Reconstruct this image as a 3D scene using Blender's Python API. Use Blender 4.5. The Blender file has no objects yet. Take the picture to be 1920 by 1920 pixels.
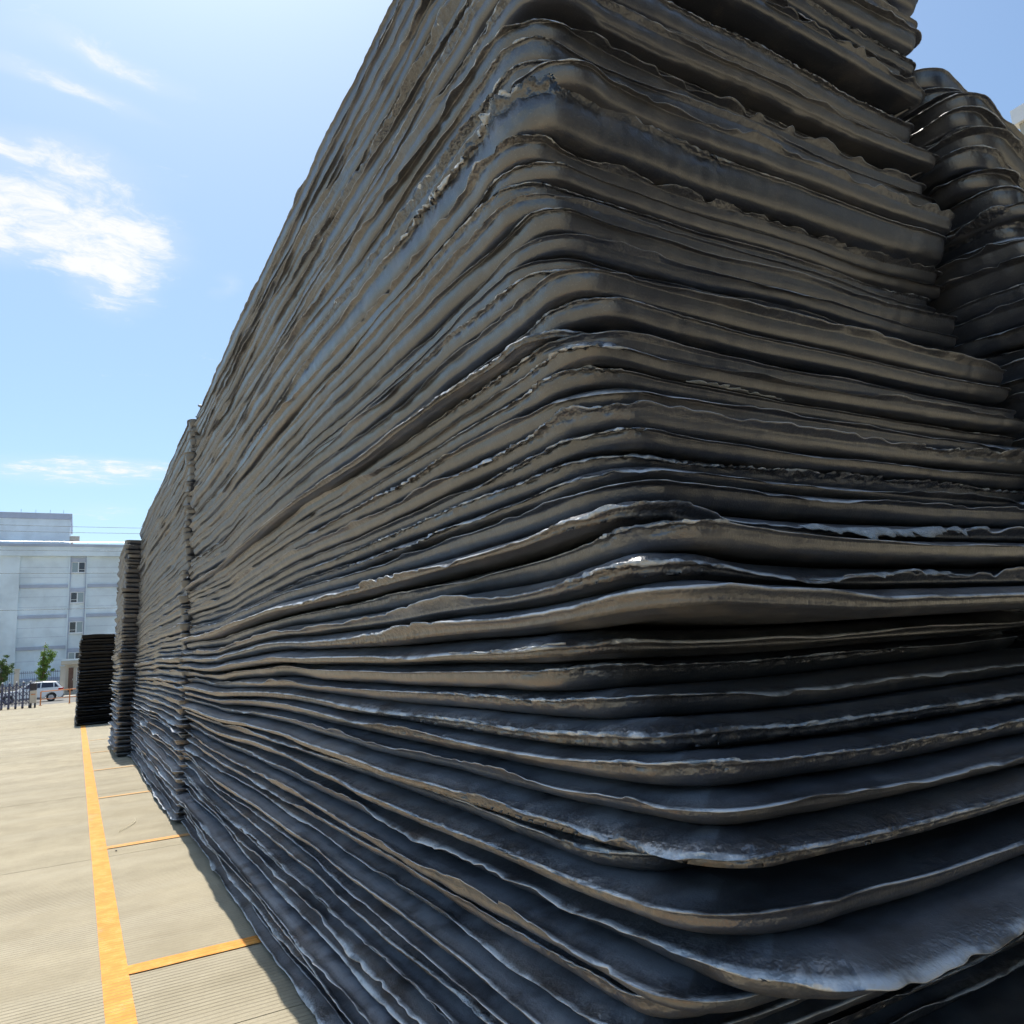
import bpy, bmesh, math, random
import numpy as np
from mathutils import Matrix, Vector

# ---------------------------------------------------------------- camera, sky, sun, exposure
SC = bpy.context.scene
COL = SC.collection
CAM = Vector((0.0, 0.0, 2.0))
cam = bpy.data.objects.new('camera', bpy.data.cameras.new('camera'))
COL.objects.link(cam)
SC.camera = cam
cam.data.sensor_width = 36.0
cam.data.lens = 1400.0 / 1920.0 * 36.0
cam.data.clip_start = 0.05
cam.data.clip_end = 3000.0
right = Vector((0.86640852, -0.49538767, -0.06266845))
upv = Vector((-0.03434637, -0.18433029, 0.98226405))
fwd = Vector((0.49815319, 0.84888951, 0.17672011))
m = Matrix.Identity(4)
for i in range(3):
    m[i][0] = right[i]; m[i][1] = upv[i]; m[i][2] = -fwd[i]; m[i][3] = CAM[i]
cam.matrix_world = m

SUN_EL, SUN_AZ = math.radians(70.0), math.radians(1.2)      # azimuth from +Y towards +X
world = bpy.data.worlds.new('World'); SC.world = world; world.use_nodes = True
SC.view_settings.view_transform = 'Standard'
SC.view_settings.look = 'None'
SC.view_settings.exposure = 0.55
SC.view_settings.gamma = 1.0
SC.cycles.max_bounces = 4
SC.cycles.diffuse_bounces = 3
SC.cycles.glossy_bounces = 3
SC.cycles.transmission_bounces = 2
SC.cycles.use_adaptive_sampling = True
SC.cycles.adaptive_threshold = 0.06
SC.cycles.use_denoising = True
SC.cycles.denoiser = 'OPENIMAGEDENOISE'
SC.cycles.caustics_reflective = False
SC.cycles.caustics_refractive = False
sun = bpy.data.objects.new('sun', bpy.data.lights.new('sun', 'SUN'))
COL.objects.link(sun)
sun.data.energy = 3.6
sun.data.angle = math.radians(0.53)
sun.data.color = (1.0, 0.95, 0.87)
to_sun = Vector((math.sin(SUN_AZ) * math.cos(SUN_EL), math.cos(SUN_AZ) * math.cos(SUN_EL), math.sin(SUN_EL)))
sun.rotation_euler = to_sun.to_track_quat('Z', 'Y').to_euler()
sun.location = (0, 20, 60)


class NT:
    """tiny node-tree helper"""
    def __init__(s, tree):
        s.t = tree; s.n = tree.nodes; s.l = tree.links
    def node(s, typ, **kw):
        nd = s.n.new(typ)
        for k, v in kw.items():
            if k.startswith('i_'):
                key = k[2:]
                key = int(key) if key.isdigit() else key.replace('_', ' ')
                if isinstance(v, bpy.types.NodeSocket): s.l.new(v, nd.inputs[key])
                else: nd.inputs[key].default_value = v
            else: setattr(nd, k, v)
        return nd
    def math(s, op, a, b=None, c=None, clamp=False):
        nd = s.n.new('ShaderNodeMath'); nd.operation = op; nd.use_clamp = clamp
        for i, v in enumerate((a, b, c)):
            if v is None: continue
            if isinstance(v, bpy.types.NodeSocket): s.l.new(v, nd.inputs[i])
            else: nd.inputs[i].default_value = v
        return nd.outputs[0]
    def vmath(s, op, a, b=None):
        nd = s.n.new('ShaderNodeVectorMath'); nd.operation = op
        for i, v in enumerate((a, b)):
            if v is None: continue
            if isinstance(v, bpy.types.NodeSocket): s.l.new(v, nd.inputs[i])
            else: nd.inputs[i].default_value = v
        return nd.outputs['Value'] if op in ('LENGTH', 'DISTANCE', 'DOT_PRODUCT') else nd.outputs[0]
    def ramp(s, fac, lo, hi, smooth=True):
        nd = s.n.new('ShaderNodeMapRange'); nd.interpolation_type = 'SMOOTHSTEP' if smooth else 'LINEAR'
        s.l.new(fac, nd.inputs['Value']); nd.inputs['From Min'].default_value = lo; nd.inputs['From Max'].default_value = hi
        return nd.outputs[0]
    def noise(s, vec, scale, detail=4.0, rough=0.55, dist=0.0):
        nd = s.n.new('ShaderNodeTexNoise')
        if vec is not None: s.l.new(vec, nd.inputs['Vector'])
        nd.inputs['Scale'].default_value = scale; nd.inputs['Detail'].default_value = detail
        nd.inputs['Roughness'].default_value = rough; nd.inputs['Distortion'].default_value = dist
        return nd.outputs['Fac']
    def mix(s, fac, a, b):
        nd = s.n.new('ShaderNodeMix'); nd.data_type = 'RGBA'
        for sock, v in ((nd.inputs['Factor'], fac), (nd.inputs['A'], a), (nd.inputs['B'], b)):
            pass
        ins = [i for i in nd.inputs if i.enabled]
        for sock, v in zip(ins, (fac, a, b)):
            if isinstance(v, bpy.types.NodeSocket): s.l.new(v, sock)
            else: sock.default_value = v if not isinstance(v, tuple) or len(v) == 4 else (*v, 1.0)
        return [o for o in nd.outputs if o.enabled][0]
    def scale(s, vec, xyz):
        nd = s.n.new('ShaderNodeMapping'); s.l.new(vec, nd.inputs['Vector']); nd.inputs['Scale'].default_value = xyz
        return nd.outputs[0]
    def bump(s, h, strength, dist, normal=None):
        nd = s.n.new('ShaderNodeBump'); s.l.new(h, nd.inputs['Height'])
        nd.inputs['Strength'].default_value = strength; nd.inputs['Distance'].default_value = dist
        if normal is not None: s.l.new(normal, nd.inputs['Normal'])
        return nd.outputs[0]


def build_world():
    t = NT(world.node_tree)
    t.n.clear()
    out = t.node('ShaderNodeOutputWorld'); bg = t.node('ShaderNodeBackground')
    t.l.new(bg.outputs[0], out.inputs[0]); bg.inputs['Strength'].default_value = 0.13
    world.cycles.sampling_method = 'MANUAL'; world.cycles.sample_map_resolution = 512
    sky = t.node('ShaderNodeTexSky', sky_type='NISHITA', sun_disc=False)
    sky.sun_elevation = SUN_EL; sky.sun_rotation = SUN_AZ
    sky.altitude = 0.0; sky.air_density = 1.0; sky.dust_density = 1.7; sky.ozone_density = 1.0
    d = t.node('ShaderNodeTexCoord').outputs['Generated']
    sep = t.node('ShaderNodeSeparateXYZ'); t.l.new(d, sep.inputs[0])
    zc = t.math('MAXIMUM', sep.outputs[2], 0.03)
    comb = t.node('ShaderNodeCombineXYZ')
    t.l.new(t.math('DIVIDE', sep.outputs[0], zc), comb.inputs[0])
    t.l.new(t.math('DIVIDE', sep.outputs[1], zc), comb.inputs[1])
    p = comb.outputs[0]                                       # a flat cloud deck overhead
    wob = t.node('ShaderNodeTexNoise'); t.l.new(p, wob.inputs['Vector']); wob.inputs['Scale'].default_value = 5.0
    wob.inputs['Detail'].default_value = 3.0
    pw = t.vmath('ADD', p, t.vmath('SCALE', t.vmath('SUBTRACT', wob.outputs['Color'], (0.5, 0.5, 0.5)), None))
    pw.node.inputs[1].links[0].from_node.inputs['Scale'].default_value = 0.16
    wisp = t.noise(t.scale(pw, (2.4, 3.0, 1.0)), 2.6, 7.0, 0.70)
    broad = t.noise(p, 0.55, 2.0, 0.5)
    def blob(cx, cy, rx, ry, amp, rot=0.0):
        v = t.vmath('SUBTRACT', pw, (cx, cy, 0.0))
        if rot:
            mp = t.node('ShaderNodeMapping'); t.l.new(v, mp.inputs['Vector']); mp.inputs['Rotation'].default_value = (0, 0, rot); v = mp.outputs[0]
        ln = t.vmath('LENGTH', t.vmath('MULTIPLY', v, (1.0 / rx, 1.0 / ry, 1.0)))
        return t.math('MULTIPLY', t.ramp(ln, 1.3, 0.0), amp)
    tot = t.math('MULTIPLY', t.ramp(broad, 0.52, 0.75), 0.16)
    for b in CLOUDS:
        tot = t.math('ADD', tot, blob(*b))
    dens = t.ramp(t.math('ADD', t.math('MULTIPLY', wisp, 1.7), tot), 1.08, 1.60)
    veil = t.math('MULTIPLY', t.ramp(tot, 0.05, 0.5), 0.22)
    dens = t.math('ADD', t.math('MULTIPLY', dens, 0.85), veil, clamp=True)
    tint = t.node('ShaderNodeMix', data_type='RGBA', blend_type='MULTIPLY'); tint.inputs['Factor'].default_value = 1.0
    ins = [i for i in tint.inputs if i.enabled]
    t.l.new(sky.outputs[0], ins[1]); ins[2].default_value = (0.85, 0.975, 1.01, 1.0)
    clear = [o for o in tint.outputs if o.enabled][0]
    c = t.mix(dens, clear, (5.2, 5.3, 5.4, 1))
    t.l.new(c, bg.inputs['Color'])


# (deck x, deck y, radius x, radius y, amount)
CLOUDS = [
    (-0.14, 1.82, 0.40, 0.30, 0.46), (0.04, 1.88, 0.20, 0.28, 0.30), (-0.10, 1.55, 0.30, 0.11, 0.34), (0.05, 2.16, 0.15, 0.24, 0.30), (-0.5, 1.95, 0.4, 0.3, 0.4),
    (0.02, 1.245, 0.17, 0.045, 0.40, -0.1), (-0.03, 1.34, 0.17, 0.040, 0.40, -0.1), (-0.25, 1.30, 0.2, 0.1, 0.25),
    (-0.10, 4.25, 0.62, 0.45, 0.40), (0.25, 4.05, 0.3, 0.25, 0.25), (0.12, 5.3, 0.3, 0.5, 0.25),
    (0.31, 1.97, 0.045, 0.10, 0.28),
    (-0.9, 1.2, 0.5, 0.3, 0.3), (-1.3, -0.6, 0.6, 0.3, 0.35), (0.8, -1.2, 0.5, 0.3, 0.35), (-0.4, -2.0, 0.7, 0.4, 0.3), (-2.2, 1.5, 0.8, 0.5, 0.35),
]
build_world()

# ---------------------------------------------------------------- helpers
def tag(o, label=None, cat=None, group=None, kind=None):
    if label: o['label'] = label
    if cat: o['category'] = cat
    if group: o['group'] = group
    if kind: o['kind'] = kind
    return o

def empty(name, loc, label=None, cat=None, group=None, rz=0.0):
    o = bpy.data.objects.new(name, None); COL.objects.link(o)
    o.location = loc; o.rotation_euler = (0, 0, rz); o.empty_display_size = 0.2
    return tag(o, label, cat, group)

def link(name, mesh, mat, parent=None, loc=(0, 0, 0)):
    o = bpy.data.objects.new(name, mesh); COL.objects.link(o)
    if mat is not None and len(mesh.materials) == 0: mesh.materials.append(mat)
    o.location = loc
    if parent is not None: o.parent = parent
    return o

class MB:
    """collects boxes, bars, prisms and lathes; build() links them as ONE mesh object"""
    def __init__(s): s.bm = bmesh.new()
    def box(s, x0, x1, y0, y1, z0, z1, bevel=0.0):
        g = bmesh.ops.create_cube(s.bm, size=1.0)
        vs = g['verts']
        bmesh.ops.scale(s.bm, vec=(x1 - x0, y1 - y0, z1 - z0), verts=vs)
        bmesh.ops.translate(s.bm, vec=((x0 + x1) / 2, (y0 + y1) / 2, (z0 + z1) / 2), verts=vs)
        if bevel > 0:
            es = list({e for v in vs for e in v.link_edges})
            bmesh.ops.bevel(s.bm, geom=es, offset=bevel, segments=2, affect='EDGES', profile=0.5)
        return s
    def bar(s, a, b, r0, r1=None, seg=8):
        a, b = Vector(a), Vector(b); d = b - a
        g = bmesh.ops.create_cone(s.bm, cap_ends=True, segments=seg, radius1=r0, radius2=r0 if r1 is None else r1, depth=d.length)
        q = d.to_track_quat('Z', 'Y').to_matrix().to_4x4()
        bmesh.ops.transform(s.bm, matrix=Matrix.Translation((a + b) / 2) @ q, verts=g['verts'])
        return s
    def prism(s, pts, y0, y1):
        """side outline (x, z) extruded along y"""
        n = len(pts)
        a = [s.bm.verts.new((x, y0, z)) for x, z in pts]; b = [s.bm.verts.new((x, y1, z)) for x, z in pts]
        s.bm.faces.new(a); s.bm.faces.new(b[::-1])
        for i in range(n): s.bm.faces.new((a[i], b[i], b[(i + 1) % n], a[(i + 1) % n]))
        return s
    def quad(s, *p):
        s.bm.faces.new([s.bm.verts.new(q) for q in p]); return s
    def build(s, name, mat, parent=None, loc=(0, 0, 0), smooth=False, bevel=0.0):
        bmesh.ops.recalc_face_normals(s.bm, faces=s.bm.faces)
        me = bpy.data.meshes.new(name); s.bm.to_mesh(me); s.bm.free()
        if smooth:
            me.polygons.foreach_set('use_smooth', [True] * len(me.polygons))
        o = link(name, me, mat, parent, loc)
        if bevel > 0:
            md = o.modifiers.new('bevel', 'BEVEL'); md.width = bevel; md.segments = 2; md.limit_method = 'ANGLE'
        return o

# ---- numpy noise
def _h(ix, iy, seed):
    n = (ix.astype(np.int64) * 374761393 + iy.astype(np.int64) * 668265263 + int(seed) * 1274126177) & 0x7fffffff
    n = ((n ^ (n >> 13)) * 1274126177) & 0x7fffffff
    n = ((n ^ (n >> 16)) * 668265263) & 0x7fffffff
    n = n ^ (n >> 15)
    return (n & 0xffff) / 32767.5 - 1.0

def n2(x, y, seed):
    x = np.asarray(x, float); y = np.asarray(y, float)
    x, y = np.broadcast_arrays(x, y)
    ix = np.floor(x); iy = np.floor(y); fx = x - ix; fy = y - iy
    fx = fx * fx * (3 - 2 * fx); fy = fy * fy * (3 - 2 * fy)
    a = _h(ix, iy, seed); b = _h(ix + 1, iy, seed); c = _h(ix, iy + 1, seed); d = _h(ix + 1, iy + 1, seed)
    return (a * (1 - fx) + b * fx) * (1 - fy) + (c * (1 - fx) + d * fx) * fy

def fbm(x, y, seed, octv=3):
    v = 0.0; a = 1.0
    for o in range(octv):
        v = v + a * n2(x * 2 ** o, y * 2 ** o, seed + 17 * o); a *= 0.5
    return v / 1.6

# ---------------------------------------------------------------- materials
def new_mat(name):
    mt = bpy.data.materials.new(name); mt.use_nodes = True
    t = NT(mt.node_tree); b = t.n['Principled BSDF']
    return mt, t, b

def plain(name, col, rough=0.6, var=0.15, scale=3.0, metal=0.0, bump=0.0, spec=0.5):
    mt, t, b = new_mat(name)
    co = t.node('ShaderNodeTexCoord').outputs['Object']
    n = t.noise(co, scale, 5.0, 0.6)
    dark = tuple(c * (1 - var) for c in col); lite = tuple(min(1, c * (1 + var)) for c in col)
    t.l.new(t.mix(t.ramp(n, 0.3, 0.7), dark, lite), b.inputs['Base Color'])
    b.inputs['Roughness'].default_value = rough; b.inputs['Metallic'].default_value = metal
    b.inputs['Specular IOR Level'].default_value = spec
    if bump: t.l.new(t.bump(t.noise(co, scale * 8, 4.0), bump, 0.01), b.inputs['Normal'])
    return mt

def foam_material(name='black_foam', k=1.0, spec=0.85):
    mt, t, b = new_mat(name)
    K = lambda c: tuple(v * k for v in c)
    co = t.node('ShaderNodeTexCoord').outputs['Object']
    rnd = t.node('ShaderNodeObjectInfo').outputs['Random']
    rim = t.node('ShaderNodeAttribute', attribute_name='rim').outputs['Fac']
    off = t.node('ShaderNodeCombineXYZ'); t.l.new(t.math('MULTIPLY', rnd, 37.0), off.inputs[0]); t.l.new(t.math('MULTIPLY', rnd, 91.0), off.inputs[1])
    p = t.vmath('ADD', co, off.outputs[0])
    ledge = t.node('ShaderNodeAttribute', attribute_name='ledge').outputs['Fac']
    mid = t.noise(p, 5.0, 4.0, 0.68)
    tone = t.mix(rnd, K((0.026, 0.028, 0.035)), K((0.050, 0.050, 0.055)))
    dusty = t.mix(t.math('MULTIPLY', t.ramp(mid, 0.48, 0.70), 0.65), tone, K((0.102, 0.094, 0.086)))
    skylit_tint = t.math('MULTIPLY', ledge, t.ramp(mid, 0.25, 0.62))
    dusty = t.mix(t.math('MULTIPLY', skylit_tint, 0.8), dusty, K((0.27, 0.295, 0.335)))  # pale grey-blue sky light painted onto the sheets' upper slopes
    fine = t.noise(p, 150.0, 1.0, 0.7)
    grit = t.noise(p, 30.0, 2.0, 0.75)
    crumb = t.math('MULTIPLY', rim, t.ramp(grit, 0.50, 0.62))
    col = t.mix(t.math('MULTIPLY', crumb, 0.8), dusty, K((0.022, 0.020, 0.020)))
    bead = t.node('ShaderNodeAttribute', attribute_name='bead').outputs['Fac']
    worn = t.math('MULTIPLY', t.ramp(bead, 0.45, 1.0), t.ramp(mid, 0.36, 0.56))  # lip wear, its pale colour doubling as painted silvery highlights
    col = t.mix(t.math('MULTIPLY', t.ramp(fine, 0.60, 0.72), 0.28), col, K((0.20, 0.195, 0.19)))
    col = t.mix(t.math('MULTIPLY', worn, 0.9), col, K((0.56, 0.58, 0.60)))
    t.l.new(col, b.inputs['Base Color'])
    t.l.new(t.math('ADD', t.math('MULTIPLY', t.ramp(mid, 0.3, 0.7), 0.10), t.math('ADD', 0.28, t.math('MULTIPLY', crumb, 0.3))), b.inputs['Roughness'])
    b.inputs['Specular IOR Level'].default_value = spec; b.inputs['IOR'].default_value = 1.72
    pass
    hgt = t.math('ADD', t.math('MULTIPLY', t.math('ADD', 0.10, t.math('MULTIPLY', rim, 1.6)), grit), t.math('MULTIPLY', fine, 0.13))
    t.l.new(t.bump(hgt, 0.8, 0.008), b.inputs['Normal'])
    return mt

def concrete_material():
    mt, t, b = new_mat('grooved_concrete')
    geo = t.node('ShaderNodeNewGeometry').outputs['Position']
    rnd = t.node('ShaderNodeObjectInfo').outputs['Random']
    g = groove(t, geo)
    big = t.noise(geo, 0.35, 4.0, 0.6); mid = t.noise(geo, 2.3, 6.0, 0.65); fine = t.noise(geo, 45.0, 4.0, 0.7)
    bands = t.noise(t.scale(geo, (0.06, 1.3, 1.0)), 1.0, 4.0, 0.6)
    base = t.mix(t.ramp(t.math('ADD', t.math('MULTIPLY', big, 0.45), t.math('MULTIPLY', mid, 0.55)), 0.32, 0.68), (0.31, 0.262, 0.166), (0.45, 0.385, 0.258))
    base = t.mix(t.math('MULTIPLY', t.ramp(bands, 0.42, 0.66), 0.38), base, (0.48, 0.425, 0.31))
    base = t.mix(t.math('MULTIPLY', t.ramp(fine, 0.35, 0.75), 0.32), base, (0.24, 0.21, 0.16))
    stain = t.ramp(t.noise(t.scale(geo, (1.0, 0.35, 1.0)), 0.9, 5.0, 0.7), 0.55, 0.72)
    base = t.mix(t.math('MULTIPLY', stain, 0.38), base, (0.20, 0.175, 0.125))
    spots = t.ramp(t.noise(geo, 7.0, 3.0, 0.8), 0.70, 0.76)
    base = t.mix(t.math('MULTIPLY', spots, 0.45), base, (0.13, 0.115, 0.09))
    base = t.mix(t.math('MULTIPLY', t.math('SUBTRACT', 1.0, g), 0.62), base, (0.20, 0.17, 0.12))
    base = t.mix(t.math('MULTIPLY', rnd, 0.22), base, (0.36, 0.32, 0.24))
    t.l.new(base, b.inputs['Base Color']); b.inputs['Roughness'].default_value = 0.82
    t.l.new(t.bump(t.math('ADD', g, t.math('MULTIPLY', fine, 0.35)), 0.85, 0.010), b.inputs['Normal'])
    return mt

def groove(t, geo):
    """broom grooves across the yard, worn away in places"""
    sp = t.node('ShaderNodeSeparateXYZ'); t.l.new(geo, sp.inputs[0])
    y = t.math('ADD', sp.outputs[1], t.math('MULTIPLY', t.noise(geo, 0.8, 2.0), 0.05))
    ph = t.math('ABSOLUTE', t.math('SUBTRACT', t.math('FRACT', t.math('DIVIDE', y, 0.052)), 0.5))
    g = t.ramp(ph, 0.03, 0.16)
    worn = t.ramp(t.noise(t.scale(geo, (0.25, 0.9, 1.0)), 1.1, 4.0, 0.6), 0.38, 0.62)
    return t.math('MAXIMUM', g, t.math('MULTIPLY', worn, 0.75))

def paint_material(name='yellow_road_paint', fade=0.0):
    mt, t, b = new_mat(name)
    geo = t.node('ShaderNodeNewGeometry').outputs['Position']
    rnd = t.node('ShaderNodeObjectInfo').outputs['Random']
    g = groove(t, geo)
    n = t.noise(geo, 6.0, 6.0, 0.7); fine = t.noise(geo, 60.0, 4.0, 0.7)
    col = t.mix(t.ramp(n, 0.35, 0.68), (0.76, 0.275, 0.03), (0.86, 0.385, 0.06))
    wear = t.ramp(t.math('ADD', t.math('MULTIPLY', fine, 0.55), t.math('MULTIPLY', n, 0.45)), 0.53, 0.66)
    col = t.mix(t.math('ADD', t.math('MULTIPLY', wear, 0.62), fade, clamp=True), col, (0.52, 0.43, 0.24))
    scuff = t.ramp(t.noise(t.scale(geo, (1.2, 0.5, 1.0)), 2.2, 5.0, 0.7), 0.56, 0.68)
    col = t.mix(t.math('MULTIPLY', scuff, 0.62), col, (0.42, 0.33, 0.20))
    col = t.mix(t.math('MULTIPLY', t.math('SUBTRACT', 1.0, g), 0.65), col, (0.40, 0.17, 0.03))
    t.l.new(col, b.inputs['Base Color']); b.inputs['Roughness'].default_value = 0.6
    t.l.new(t.bump(t.math('ADD', g, t.math('MULTIPLY', fine, 0.3)), 0.5, 0.006), b.inputs['Normal'])
    return mt

def facade_material(name, col, seam=0.0):
    mt, t, b = new_mat(name)
    geo = t.node('ShaderNodeNewGeometry').outputs['Position']
    st = t.noise(t.scale(geo, (0.9, 0.9, 0.22)), 1.2, 5.0, 0.65); n = t.noise(geo, 0.35, 4.0, 0.6)
    lite = tuple(min(1, c * 1.10) for c in col); dark = tuple(c * 0.90 for c in col)
    c = t.mix(t.ramp(n, 0.35, 0.65), dark, lite)
    c = t.mix(t.math('MULTIPLY', t.ramp(st, 0.55, 0.75), 0.25), c, tuple(x * 0.72 for x in col))
    t.l.new(c, b.inputs['Base Color']); b.inputs['Roughness'].default_value = 0.75
    return mt

FOAM = foam_material()
FOAM_DARK = foam_material('black_green_foam', 0.20, 0.10)
CONC = concrete_material()
PAINT = paint_material()
PAINT_FADED = paint_material('faded_yellow_road_paint', 0.58)
PAINT_WORN = paint_material('worn_yellow_road_paint', 0.30)
M = {
    'wall': facade_material('pale_blue_render', (0.70, 0.78, 0.82)),
    'band': facade_material('slate_blue_render', (0.43, 0.47, 0.56)),
    'beige': facade_material('beige_render', (0.50, 0.46, 0.38)),
    'white': plain('white_paint', (0.80, 0.80, 0.80), 0.5, 0.05),
    'wallplaster': facade_material('dusty_plaster', (0.50, 0.47, 0.42)),
    'frame': plain('white_window_frame', (0.78, 0.79, 0.80), 0.4, 0.04),
    'gate': plain('dark_steel', (0.10, 0.105, 0.17), 0.4, 0.2, metal=0.2),
    'steel': plain('brushed_steel', (0.55, 0.56, 0.58), 0.3, 0.1, metal=0.9),
    'cabinet': plain('cream_cabinet', (0.55, 0.47, 0.38), 0.5, 0.1),
    'dark': plain('dark_plastic', (0.03, 0.025, 0.03), 0.4, 0.2),
    'orange': plain('orange_railing_paint', (0.62, 0.22, 0.06), 0.5, 0.2),
    'car': plain('white_car_paint', (0.78, 0.78, 0.78), 0.22, 0.02),
    'trim': plain('grey_car_trim', (0.12, 0.12, 0.13), 0.6, 0.1),
    'tyre': plain('tyre_rubber', (0.025, 0.025, 0.027), 0.8, 0.2),
    'rim': plain('alloy_wheel', (0.5, 0.5, 0.52), 0.35, 0.05, metal=0.8),
    'tail': plain('red_lamp_glass', (0.45, 0.02, 0.02), 0.15, 0.1),
    'bark': plain('tree_bark', (0.20, 0.15, 0.09), 0.9, 0.35, 12.0, bump=0.5),
    'door': plain('brown_door', (0.13, 0.065, 0.045), 0.5, 0.2),
    'asphalt': plain('street_asphalt', (0.20, 0.19, 0.17), 0.9, 0.2, 1.0, bump=0.2),
    'kerb': plain('kerb_stone', (0.5, 0.46, 0.38), 0.85, 0.12, 2.0),
    'earth': plain('outlying_ground', (0.34, 0.30, 0.22), 0.95, 0.2, 0.05),
    'cable': plain('black_cable', (0.04, 0.04, 0.045), 0.6, 0.1),
    'straw': plain('straw_strip', (0.62, 0.55, 0.38), 0.6, 0.1, 20.0),
    'film': plain('torn_foam_skin', (0.36, 0.38, 0.39), 0.30, 0.3, 30.0, bump=0.6),
    'crumb': plain('foam_crumb', (0.05, 0.05, 0.05), 0.6, 0.3, 40.0),
}
def glass_material(name, col, rough=0.06):
    mt, t, b = new_mat(name)
    b.inputs['Base Color'].default_value = (*col, 1); b.inputs['Roughness'].default_value = rough
    b.inputs['Specular IOR Level'].default_value = 0.7
    return mt
M['glass'] = glass_material('dark_window_glass', (0.035, 0.035, 0.05))
M['pane'] = glass_material('pale_window_glass', (0.30, 0.36, 0.38), 0.15)
def leaf_material(name, a, bcol):
    mt, t, b = new_mat(name)
    rnd = t.node('ShaderNodeNewGeometry').outputs['Random Per Island']
    c = t.mix(rnd, a, bcol)
    t.l.new(c, b.inputs['Base Color']); b.inputs['Roughness'].default_value = 0.5
    tr = t.node('ShaderNodeBsdfTranslucent'); t.l.new(c, tr.inputs['Color'])
    mx = t.node('ShaderNodeMixShader'); mx.inputs[0].default_value = 0.35
    t.l.new(b.outputs[0], mx.inputs[1]); t.l.new(tr.outputs[0], mx.inputs[2])
    t.l.new(mx.outputs[0], t.n['Material Output'].inputs['Surface'])
    return mt
M['leaf'] = leaf_material('fresh_green_leaf', (0.10, 0.19, 0.03), (0.24, 0.36, 0.06))
M['leaf2'] = leaf_material('dark_green_leaf', (0.05, 0.10, 0.03), (0.13, 0.20, 0.05))

# ---------------------------------------------------------------- ground
def setting():
    g = MB().quad((-700, -300, -0.05), (700, -300, -0.05), (700, 1600, -0.05), (-700, 1600, -0.05)).build('ground', M['earth'])
    tag(g, 'bare pale ground stretching out around the yard', None, None, 'structure')
    yard = MB().box(-10.4, 14.0, -8.0, 64.9, -0.049, -0.012).build('yard', M['asphalt'])
    tag(yard, 'pale grooved concrete yard', None, None, 'structure')
    rng = random.Random(4)
    xs = [-10.4, -4.4, 1.6, 7.6, 14.0]
    ys = [-8.0, -0.1, 4.9, 9.9, 14.9, 19.9, 24.9, 29.9, 34.9, 39.9, 44.9, 49.9, 54.9, 59.9, 64.9]
    for i in range(len(xs) - 1):
        for j in range(len(ys) - 1):
            MB().box(xs[i] + 0.005, xs[i + 1] - 0.005, ys[j] + 0.005, ys[j + 1] - 0.005, -0.011, 0.0, 0.0).build('concrete_slab', CONC, yard)
    st = MB().box(-60, 60, 65.0, 80.0, -0.049, -0.03).build('street', M['asphalt'])
    tag(st, 'sunlit street beyond the gate', None, None, 'structure')
    pv = MB().box(-60, 60, 80.25, 83.8, -0.049, 0.10).build('pavement', M['kerb'])
    tag(pv, 'pale pavement along the far side of the street', None, None, 'structure')
    for k in range(20):
        MB().box(-30 + 3 * k + 0.01, -27 + 3 * k - 0.01, 80.0, 80.24, -0.049, 0.105, 0.02).build('kerb_stone', M['kerb'], pv)

def strip(name, x0, x1, y0, y1, z, label, group=None, wob=0.004, seed=0, mat=None):
    """a painted stripe with slightly uneven edges"""
    along_y = (y1 - y0) > (x1 - x0)
    L = (y1 - y0) if along_y else (x1 - x0)
    n = max(8, int(L / 0.06)); s = np.linspace(0, 1, n)
    a = wob * fbm(s * L * 9, 0.0 * s, seed); b2 = wob * fbm(s * L * 9, 0.0 * s, seed + 5)
    bm = bmesh.new(); prev = None
    for i in range(n):
        if along_y:
            y = y0 + s[i] * L; pa = (x0 + a[i], y, z); pb = (x1 + b2[i], y, z)
        else:
            x = x0 + s[i] * L; pa = (x, y0 + a[i], z); pb = (x, y1 + b2[i], z)
        va, vb = bm.verts.new(pa), bm.verts.new(pb)
        if prev: bm.faces.new((prev[0], prev[1], vb, va))
        prev = (va, vb)
    me = bpy.data.meshes.new(name); 
    bmesh.ops.recalc_face_normals(bm, faces=bm.faces)
    bm.to_mesh(me); bm.free()
    o = link(name, me, mat or PAINT)
    if o.data.polygons[0].normal.z < 0: o.data.flip_normals()
    return tag(o, label, 'road marking', group)

setting()
strip('painted_line', 0.215, 0.375, -6.0, 52.0, 0.004, 'long yellow painted line running up the concrete yard', wob=0.0015, seed=1)
STUB = ['closest of the short yellow bay lines joining the long line', 'second short yellow bay line up the yard, thinner and worn',
        'third short yellow bay line up the yard, faint', 'fourth short yellow bay line up the yard beside the stacks',
        'fifth short yellow bay line, just short of the far stack', 'sixth short yellow bay line']
for i, (y, w) in enumerate(((6.155, 0.085), (10.36, 0.07), (14.43, 0.065), (18.5, 0.06), (22.6, 0.055), (26.7, 0.055))):
    strip('bay_line', 0.372, 3.2, y - w, y + w, 0.008, STUB[i], 'short yellow bay lines', 0.003, 20 + i, (PAINT, PAINT_WORN, PAINT_FADED, PAINT_FADED, PAINT_FADED, PAINT_FADED)[i])

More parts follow.
